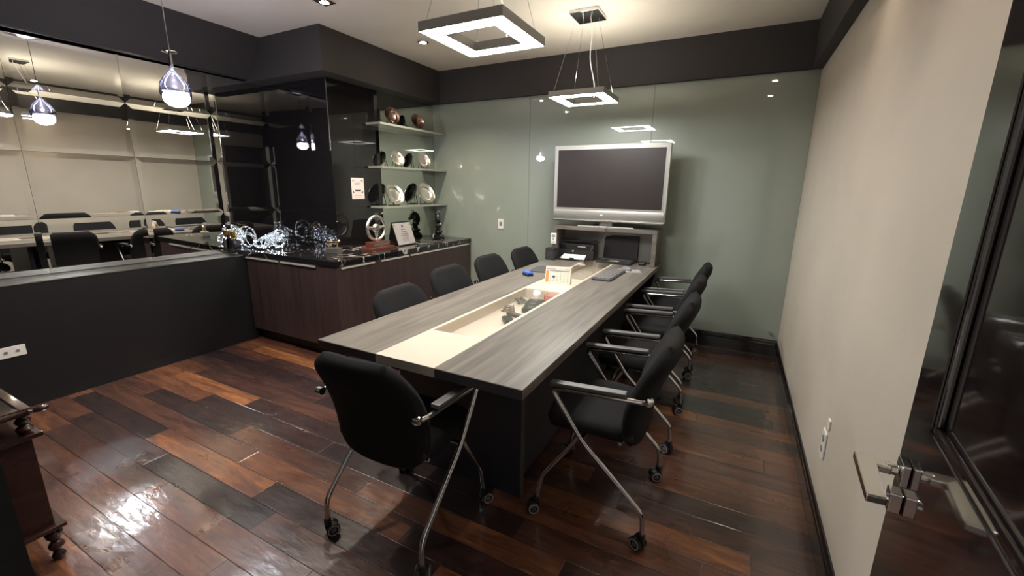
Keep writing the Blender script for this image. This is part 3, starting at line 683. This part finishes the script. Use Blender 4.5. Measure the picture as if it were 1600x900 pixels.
places = [
    (-1.135, 1.235, 0.02, 'black fabric chair with chrome arms at the near head of the table', None),
    (-.43, 1.785, PI/2+.02, 'nearest black chair on the right side of the table, its whole frame visible', G1),
    (-.42, 2.54, PI/2, 'second black chair from the near end on the right side of the table', G1),
    (-.43, 3.16, PI/2-.02, 'third black chair from the near end on the right side of the table', G1),
    (-.425, 3.76, PI/2, 'black chair on the right side of the table closest to the green glass wall', G1),
    (-1.51, 1.90, -PI/2+.05, 'black chair back nearest the camera on the left side of the table', G2),
    (-1.66, 2.60, -PI/2, 'black chair back seen in front of the right end of the wood cabinet', G2),
    (-1.68, 3.23, -PI/2-.03, 'black chair back on the left side just right of the counter end', G2),
    (-1.64, 3.83, -PI/2-.03, 'black chair back on the left side of the table nearest the hutch', G2)]
for i, (x, y, rz, lb, g) in enumerate(places):
    c = chair0 if i == 0 else copy_tree(chair0)
    c.location = (x, y, 0); c.rotation_euler.z = rz; c['label'] = lb
    if g: c['group'] = g

# ------------------------------------------------------------------ marble counter and its cabinets
cab = thing('bar_cabinet', 'dark wine brown corner cabinet under the black marble top', 'cabinet', (0, 0, 0))
MB().box((XP+.01, CTY+.012, .11), (CTX-.012, 2.795, CTZ-.047)).build('front_panel', 'cab_wood', cab)
MB().box((XCOL+.01, 2.795, .11), (CTX-.012, YB-.008, CTZ-.047)).build('side_panel', 'cab_wood', cab)
MB().box((XP+.012, CTY+.07, 0), (CTX-.07, YB-.01, .11)).build('plinth', 'black_panel', cab)
for a, b in ((XP+.02, -3.50), (-3.46, -3.02)): MB().box((a, CTY-.003, CTZ-.070), (b, CTY+.012, CTZ-.057)).build('handle_strip', 'handle_metal', cab)
for a, b in ((2.36, 2.72), (2.80, 3.16), (3.20, 4.22)): MB().box((CTX-.012, a, CTZ-.070), (CTX+.003, b, CTZ-.057)).build('handle_strip', 'handle_metal', cab)
m = MB(); m.poly([(XL+.001, CTY, CTZ-.045), (CTX, CTY, CTZ-.045), (CTX, YB-.008, CTZ-.045), (XCOL+.001, YB-.008, CTZ-.045), (XCOL+.001, YCOL-.001, CTZ-.045), (XL+.001, YCOL-.001, CTZ-.045)], (0, 0, .045))
tag(bevel_mod(m.build('marble_countertop', 'marble'), .003), 'glossy black marble countertop with white veins wrapping the corner cabinet', 'countertop')

# silver garland: coils and a mound of tinsel wire
def garland():
    t = thing('fairy_light_garland', 'heap of coiled silver fairy lights glowing white on the marble counter by the mirror', 'fairy lights', (0, 0, CTZ))
    rnd = random.Random(4); beads = []
    def rope(path, r=.008):
        m = MB(); P = []
        for i in range(len(path)-1):
            a, b = Vector(path[i]), Vector(path[i+1]); n = max(1, int((b-a).length/.006))
            P += [a.lerp(b, k/n) for k in range(n)]
        rs = [r*(.55+.8*rnd.random()) for _ in P]; P = [p+Vector([rnd.uniform(-.003, .003) for _ in range(3)]) for p in P]
        beads.extend(P[::5]); m.tube(P, rs, 6); return m
    for (c, R, tilt, rad) in (((-4.085, 2.425, .108), .094, .25, .0055), ((-4.06, 2.415, .082), .066, .6, .006), ((-4.07, 2.45, .10), .082, .0, .005), ((-4.05, 2.41, .072), .060, .4, .005)):
        pts = [Vector(c)+Vector((R*math.cos(a)*math.cos(tilt), R*math.cos(a)*math.sin(tilt), R*math.sin(a))) for a in [2*PI*k/40 for k in range(41)]]
        rope(pts, rad).build('coil', 'tinsel', t, True)
    for k in range(8):
        pts = []; cx, cy = -3.86+rnd.uniform(-.07, .07), 2.53+rnd.uniform(-.05, .05); R = rnd.uniform(.05, .10); H = rnd.uniform(.08, .19); ph = rnd.uniform(0, 6)
        for i in range(60):
            a = i*.35+ph; hh = abs(math.sin(a*.5+ph))*H*(1-.3*rnd.random())
            pts.append((cx+R*math.cos(a)*(1.25-hh*4), cy+.7*R*math.sin(a)*(1.2-hh*3), .012+hh))
        rope(pts, .0048).build('coil', 'tinsel', t, True)
    pts = [(-4.07+.02*k, 2.45+.02*math.sin(k), .018+.012*math.sin(k*1.3)**2) for k in range(12)]
    rope(pts, .008).build('strand', 'tinsel', t, True)
    m = MB()
    for p in beads:
        if rnd.random() < .4:
            q = p+Vector([rnd.uniform(-.009, .009) for _ in range(3)]); q.z = max(q.z, .006); bmesh.ops.create_icosphere(m.bm, subdivisions=1, radius=rnd.uniform(.0015, .0030), matrix=Matrix.Translation(q))
    m.build('tiny_lights', 'fairy', t, True)['kind'] = 'stuff'
    return t
garland()
gb = thing('gold_ornament', 'small gold bowl ornament on a black block beside the mirror', 'ornament', (-4.155, 2.34, CTZ))
bevel_mod(MB().box((-.035, -.035, 0), (.035, .035, .085)).build('block', 'black_gloss', gb), .003)
MB().lathe([(.012, .085), (.02, .09), (.012, .1), (.030, .115), (.040, .14), (.044, .165), (.040, .165), (.034, .14), (.004, .118)], seg=24).build('bowl', 'gold', gb, True)

# gold animal figurine on a grey block
fg = thing('gold_figurine', 'small gold animal figurine on a grey metal block at the counter corner', 'figurine', (-3.14, 2.61, CTZ), .25)
bevel_mod(MB().box((-.062, -.034, 0), (.062, .034, .052)).build('block', 'plate_metal', fg), .003)
def skin(name, verts, edges, radii, mat, parent, sub=2, root=0):
    me = bpy.data.meshes.new(name); me.from_pydata(verts, edges, []); o = bpy.data.objects.new(name, me); COL.objects.link(o)
    md = o.modifiers.new('skin', 'SKIN'); md.use_smooth_shade = True
    for i, r in enumerate(radii): me.skin_vertices[0].data[i].radius = (r, r)
    me.skin_vertices[0].data[root].use_root = True
    s = o.modifiers.new('sub', 'SUBSURF'); s.levels = sub; s.render_levels = sub
    me.materials.append(MT[mat]); o.parent = parent; return o
z = .052
V = [(0, 0, z+.045), (.025, 0, z+.05), (.045, 0, z+.052), (.056, 0, z+.062), (.068, 0, z+.056), (-.025, 0, z+.046), (-.04, 0, z+.05), (-.058, 0, z+.06), (-.07, 0, z+.066),
     (.028, .009, z+.025), (.034, .009, z+.003), (.038, -.009, z+.027), (.048, -.009, z+.003), (-.032, .009, z+.026), (-.028, .009, z+.003), (-.038, -.009, z+.026), (-.05, -.009, z+.003), (.054, .007, z+.074)]
E = [(0, 1), (1, 2), (2, 3), (3, 4), (0, 5), (5, 6), (6, 7), (7, 8), (1, 9), (9, 10), (2, 11), (11, 12), (5, 13), (13, 14), (6, 15), (15, 16), (3, 17)]
skin('animal', V, E, [.013, .014, .011, .009, .005, .012, .009, .004, .003, .006, .004, .006, .004, .007, .004, .006, .004, .003], 'gold', fg)

# steering wheel trophy
st = thing('steering_wheel_trophy', 'silver steering wheel trophy mounted on a stepped red wood base', 'trophy', (-3.055, 3.045, CTZ), 0)
bevel_mod(MB().box((-.055, -.155, 0), (.085, .155, .022)).build('base', 'red_wood', st), .002)
ub = bevel_mod(MB().box((-.035, -.115, .022), (.05, .125, .072)).build('upper_base', 'red_wood', st), .002)
npl = MB().box((.05, -.09, .03), (.052, .115, .064)).build('name_plate', 'plate_metal', ub)
def spin(n, m, R, r, c):
    m.grid(lambda u, v: Vector(c)+Vector((r*math.sin(2*PI*v), (R+r*math.cos(2*PI*v))*math.cos(2*PI*u), (R+r*math.cos(2*PI*v))*math.sin(2*PI*u))), n, 13, True)
m = MB(); spin(48, m, .112, .0145, (0, 0, .196)); wh = m.build('rim', 'silver', st, True, angle=180)
m = MB(); m.lathe([(.005, -.012), (.040, -.010), (.044, 0), (.038, .012), (.030, .018), (.001, .020)], (0, 0, .194), 'x', 28); m.build('hub', 'silver', st, True)
MB().lathe([(.028, .0185), (.028, .0205), (.001, .022)], (0, 0, .194), 'x', 24).build('hub_badge', 'plate_metal', st, True)
for a in (PI*.04, PI*.96, -PI*.5):
    p0, p1 = (0, .03*math.cos(a), .194+.03*math.sin(a)), (0, .105*math.cos(a), .194+.105*math.sin(a))
    MB().tube([p0, p1], [.019, .011], 12, True).build('spoke', 'silver', st, True)
MB().box((-.012, -.018, .072), (.012, .018, .080)).build('mount', 'silver', st)

# engraved plaque
pq = thing('award_plaque', 'silver engraved plaque leaning in a black tent stand beside the steering wheel trophy', 'plaque', (-3.04, 3.385, CTZ), .05)
m = MB(); m.poly([(.06, -.14, 0), (-.02, -.14, .235), (-.07, -.14, 0)], (0, .006, 0)); m.poly([(.06, -.14, 0), (.064, -.14, .004), (-.016, -.14, .238), (-.02, -.14, .235)], (0, .28, 0)); m.poly([(-.07, -.14, 0), (-.066, -.14, 0), (-.016, -.14, .235), (-.02, -.14, .235)], (0, .28, 0))
m.build('stand', 'black_gloss', pq)
PT = Matrix(((0, 0, 1, .066), (1, 0, 0, 0), (0, 1, 0, 0), (0, 0, 0, 1)))
PT = Matrix.Translation((.066, 0, 0)) @ Matrix.Rotation(-math.atan2(.08, .235), 4, 'Y') @ Matrix(((0, 0, 1, 0), (1, 0, 0, 0), (0, 1, 0, 0), (0, 0, 0, 1)))
MB(PT).box((-.135, .012, 0), (.135, .235, .004)).build('plate', 'certificate', pq)
m = MB(PT)
for k, (wd, h) in enumerate([(.05, .165), (.06, .14), (.075, .118), (.09, .100)]): m.box((-wd/1.5, h, .004), (wd/1.5, h+.006, .0045))
m.lathe([(.014, .004), (.014, .0046)], (0, .20, 0), 'z', 18)
for sx in (-1, 1): m.box((sx*.115, .205, .004), (sx*.128, .222, .0045))
for k in range(4): m.box((-.05, .045+.012*k, .004), (.05, .048+.012*k, .0043))
m.build('engraving', 'ink', pq)

# chess knight
kn = thing('chess_knight', 'large glossy black chess knight standing on the counter near the green glass wall', 'chess piece', (-3.115, 4.09, CTZ), math.atan2(-.8, .6))
kn.scale = (1.28, 1.2, 1.0)
MB().lathe([(.062, 0), (.065, .012), (.058, .022), (.060, .030), (.045, .045), (.036, .056), (.050, .072), (.046, .082), (.028, .098), (.024, .125), (.036, .135), (.036, .143), (.02, .15)], seg=28).build('base', 'black_gloss', kn, True)
# head: outline extruded with rounded thickness (x forward, z up)
prof = [(-.035, .145), (.03, .145), (.022, .175), (.018, .20), (.03, .205), (.058, .192), (.068, .205), (.064, .225), (.045, .262), (.030, .290), (.024, .318), (.012, .300), (-.012, .292), (-.034, .268), (-.048, .232), (-.050, .19)]
m = MB(); c0 = Vector((0, 0, .22)); rings = []
for yy, sc in ((-.026, .72), (-.020, .92), (-.008, 1.), (.008, 1.), (.020, .92), (.026, .72)):
    rings.append([m._v((c0.x+(x-c0.x)*sc, yy, c0.z+(zz-c0.z)*sc)) for x, zz in prof])
for a, b in zip(rings, rings[1:]):
    for k in range(len(prof)): m.bm.faces.new((a[k], a[(k+1) % len(prof)], b[(k+1) % len(prof)], b[k]))
m.bm.faces.new(rings[0]); m.bm.faces.new(rings[-1][::-1])
m.build('horse_head', 'black_gloss', kn, True, angle=50)
m = MB()
for s in (-1, 1): m.lathe([(.010, 0), (.007, .014), (.001, .028)], (.012, s*.014, .285), 'z', 10)
m.build('ears', 'black_gloss', kn, True)

# glass shelves
SY0, SX1 = 3.22, -3.10
SZ = [2.035, 1.632, 1.245]
for z, wd in zip(SZ, ('top', 'middle', 'bottom')):
    sh = tag(bevel_mod(MB().box((XMIR+.001, SY0, z-.02), (SX1, YB-.008, z)).build('wall_shelf', 'shelf_glass', None), .001, 1), wd + ' grey green glass shelf holding award plates', 'shelf', 'glass shelves in the mirrored niche')
# award plates on stands
def plate(x, y, z, R, rz, lean, label, rim='silver', g=''):
    t = thing('award_plate', label, 'plate', (x, y, z), rz, g)
    T = Matrix.Translation((0, 0, R*math.cos(lean)*.98+.012)) @ Matrix.Rotation(-lean, 4, 'Y')
    MB(T).lathe([(.001, .0), (R*.56, .0), (R*.63, .004), (R*.67, .016), (R*.70, .019), (R*.96, .021), (R, .026), (R*.985, .018), (R*.68, .010), (R*.60, -.004), (.001, -.004)], (0, 0, 0), 'x', 40).build('dish', 'silver' if rim == 'silver' else 'copper', t, True, angle=60)
    # dark back of the dish
    MB(T).lathe([(.001, -.0045), (R*.60, -.0045), (R*.71, .003), (R*.96, .0145), (R*.985, .0165), (R*.71, .0012), (R*.59, -.007), (.001, -.007)], (0, 0, 0), 'x', 40).build('dish_back', 'black_gloss', t, True, angle=60)
    for s in (-1, 1):
        m = MB(); m.tube(fillet([(.045, s*R*.35, .03), (.045, s*R*.35, .004), (-.05, s*R*.3, .004), (-.02-R*.2, s*R*.12, R*.9)], .012, 4), .0035, 8); m.build('easel', 'black_gloss', t, True)
    MB().box((-.05, -R*.32, .001), (-.042, R*.32, .006)).build('easel_bar', 'black_gloss', t)
    return t
PG = ['award plates on the top shelf', 'award plates on the middle shelf', 'award plates on the bottom shelf']
plate(-3.190, 3.475, SZ[0], .084, -.25, .36, 'dark coppery award plate at the left of the top shelf', 'copper', PG[0])
plate(-3.190, 3.86, SZ[0], .078, -.25, .36, 'dark coppery award plate at the right of the top shelf', 'copper', PG[0])
plate(-3.190, 3.52, SZ[1], .080, -.15, .42, 'silver award plate at the left of the middle shelf', 'silver', PG[1])
plate(-3.190, 3.94, SZ[1], .088, -.15, .42, 'silver award plate at the right of the middle shelf', 'silver', PG[1])
plate(-3.190, 3.455, SZ[2], .112, -.12, .42, 'large silver award plate at the left of the bottom shelf', 'silver', PG[2])
plate(-3.190, 3.965, SZ[2], .118, -.12, .42, 'large silver award plate at the right of the bottom shelf', 'silver', PG[2])

# notice on the black glass
nt_ = thing('wall_notice', 'small pale notice with black corner marks stuck on the black glass column', 'notice', (XCOL+.001, 3.09, 1.415))
MB().box((0, -.078, -.10), (.0012, .078, .10)).build('sheet', 'pinkpaper', nt_)
m = MB()
for sy in (-1, 1):
    for z0, s in ((.082, -1), (-.045, 1)):
        m.box((.0012, sy*.062, z0), (.0017, sy*.040, z0+s*.008)); m.box((.0012, sy*.062, z0), (.0017, sy*.053, z0+s*.022))
m.box((.0012, -.036, -.028), (.0017, .036, -.012)); m.build('corner_marks', 'ink', nt_)
m = MB()
for k in range(3): m.box((.0012, -.038, .062-.012*k), (.0016, .038-.008*k, .057-.012*k))
for k in range(2): m.box((.0012, -.045, -.066-.014*k), (.0016, .05, -.069-.014*k))
m.build('print_lines', 'ink_grey', nt_)

# switches, sockets
sw = thing('light_switch', 'white switch plate on the green glass wall', 'switch', (-2.365, YB-.006, 1.04))
bevel_mod(MB().box((-.036, -.008, -.055), (.036, 0, .055)).build('plate', 'white', sw), .003)
MB().box((-.014, -.010, -.022), (.014, -.0082, .024)).build('rocker', 'socket', sw)
s1 = thing('wall_socket', 'white three gang socket plate on the black panelling', 'socket', (XP+.001, .765, .39))
bevel_mod(MB().box((0, -.085, -.035), (.008, .085, .035)).build('plate', 'white', s1), .003)
for k in (-1, 0, 1):
    m = MB(); m.lathe([(.017, .0082), (.017, .0095), (.004, .0095)], (0, .052*k, 0), 'x', 18); q = m.build('socket_insert', 'white', s1, True)
    m = MB(); m.lathe([(.010, .0097), (.010, .0102)], (0, .052*k-.004, 0), 'x', 12); m.build('socket_hole', 'socket', q)
s2 = thing('wall_socket', 'white socket plate low on the beige wall', 'socket', (XR-.0005, 2.075, .385))
bevel_mod(MB().box((-.008, -.036, -.060), (0, .036, .060)).build('plate', 'white', s2), .003)
for k in (-1, 1):
    m = MB(); m.lathe([(.015, -.0095), (.015, -.0082)], (0, 0, .024*k), 'x', 16); m.build('socket_insert', 'socket', s2)
s3 = tag(bevel_mod(MB().box((-.007, -.018, -.022), (0, .018, .022)).build('wall_button', 'white', None, False, (XR-.0005, 2.045, .492)), .002), 'small white plate just above the socket on the beige wall', 'switch')
MB().lathe([(.012, -.030), (.012, -.006), (.007, -.005), (.007, 0)], (0, 0, 0), 'y', 14).build('door_stop', 'edge_metal', None, True, (.379, YB-.0061, .216))
tag(bpy.data.objects['door_stop'], 'tiny metal knob low on the green glass wall near the corner', 'knob')

# ------------------------------------------------------------------ open door on the right
DX, DY0, DY1 = .302, .105, .905
m = MB(); st_, T0 = .106, .040
zr = [0.008, .18, .60, 1.09, 1.97, 2.08]
m.box((DX, DY0, zr[0]), (DX+T0, DY0+st_, zr[5])); m.box((DX, DY1-st_, zr[0]), (DX+T0, DY1, zr[5]))
for a, b in ((zr[0], zr[1]), (zr[2], zr[3]), (zr[4], zr[5])): m.box((DX, DY0+st_, a), (DX+T0, DY1-st_, b))
d = struct(m.build('door_1', 'door_wood'))
for a, b in ((zr[1], zr[2]), (zr[3], zr[4])):
    MB().box((DX+.012, DY0+st_, a), (DX+.028, DY1-st_, b)).build('door_panel', 'door_wood', d)
    m = MB()
    y0, y1 = DY0+st_, DY1-st_; wd = .014
    for (p, q, r, s_) in ((y0, a, y1, a+wd), (y0, b-wd, y1, b), (y0, a+wd, y0+wd, b-wd), (y1-wd, a+wd, y1, b-wd)): m.box((DX+.003, p, q), (DX+.012, r, s_), .003)
    m.build('panel_moulding', 'door_wood', d)
hd = thing('door_handle', 'chrome angular lever handle on the dark door', 'handle', (DX, .842, .993))
hd.parent = d; del hd['label']; del hd['category']
bevel_mod(MB().box((-.012, -.019, -.019), (-.0005, .019, .019)).build('rosette', 'chrome_bright', hd), .002)
m = MB(); m.lathe([(.009, -.03), (.009, -.012)], (0, 0, 0), 'x', 16); m.poly([(-.022, -.012, -.006), (-.022, .013, -.006), (-.070, .016, -.006), (-.066, -.106, -.010), (-.040, -.102, -.010), (-.041, -.012, -.006)], (0, 0, .013))
bevel_mod(m.build('lever', 'lever_chrome', hd), .0022, 2)
bevel_mod(MB().box((-.018, -.014, -.072), (-.0005, .014, -.036)).build('lock_cover', 'chrome_bright', hd), .002)
MB().lathe([(.008, -.025), (.008, -.018)], (0, 0, -.054), 'x', 16).build('lock_cylinder', 'chrome', hd, True)
a_ = math.radians(-5); pv = Vector((DX, DY1, 0)); d.rotation_euler.z = a_; d.location = pv-Matrix.Rotation(a_, 3, 'Z') @ pv

# ------------------------------------------------------------------ little mahogany stand at the left edge
ls = thing('mahogany_side_cabinet', 'small dark mahogany side cabinet with turned feet and spindle rails', 'cabinet', (0, 0, 0))
AX0, AX1, AY0, AY1 = -2.72, -2.175, .12, .455
bevel_mod(MB().box((AX0, AY0, .138), (AX1, AY1, .154)).build('lower_board', 'mahogany', ls), .003)
bevel_mod(MB().box((AX0+.03, AY0+.02, .154), (AX1-.03, AY1-.025, .528)).build('body', 'mahogany', ls), .002)
bevel_mod(MB().box((AX0, AY0, .528), (AX1, AY1, .546)).build('middle_board', 'mahogany', ls), .003)
foot = [(.012, 0), (.018, .004), (.021, .016), (.015, .028), (.011, .034), (.017, .042), (.024, .056), (.022, .068), (.013, .078), (.016, .088), (.024, .098), (.027, .116), (.020, .130), (.016, .138)]
sp_ = [(.014, .546), (.020, .552), (.024, .566), (.016, .576), (.012, .580), (.019, .586), (.022, .596), (.014, .606), (.017, .614), (.013, .62)]
for x in (AX0+.035, AX1-.035):
    for y in (AY0+.03, AY1-.035):
        MB().lathe(foot, (x, y, 0), seg=18).build('foot', 'mahogany', ls, True); MB().lathe(sp_, (x, y, 0), seg=18).build('spindle', 'mahogany', ls, True)
m = MB(); m.box((AX0+.01, AY0, .62), (AX1-.02, AY0+.03, .642)); m.box((AX0+.01, AY1-.04, .62), (AX1-.02, AY1-.01, .642)); m.box((AX0+.01, AY0+.03, .62), (AX0+.04, AY1-.04, .642)); m.box((AX1-.05, AY0+.03, .62), (AX1-.02, AY1-.04, .642))
bevel_mod(m.build('top_frame', 'mahogany', ls), .003)
MB().box((AX0+.04, AY0+.03, .628), (AX1-.05, AY1-.04, .636)).build('glass_top', 'black_glass', ls)
MB().box((AX0+.04, AY0+.03, .624), (AX1-.05, AY1-.04, .6275)).build('top_board', 'mahogany', ls)
rail = [(.006, 0), (.012, .006), (.014, .02), (.010, .03), (.007, .036), (.014, .045), (.010, .055), (.012, .08), (.014, .14), (.012, .2), (.010, .235), (.014, .245), (.008, .255), (.013, .266), (.013, .285), (.007, .292)]
MB().lathe([(r*.9, h*1.13) for r, h in rail], (AX1-.004, AY0+.035, .632), 'y', 16).build('turned_rail', 'mahogany', ls, True)
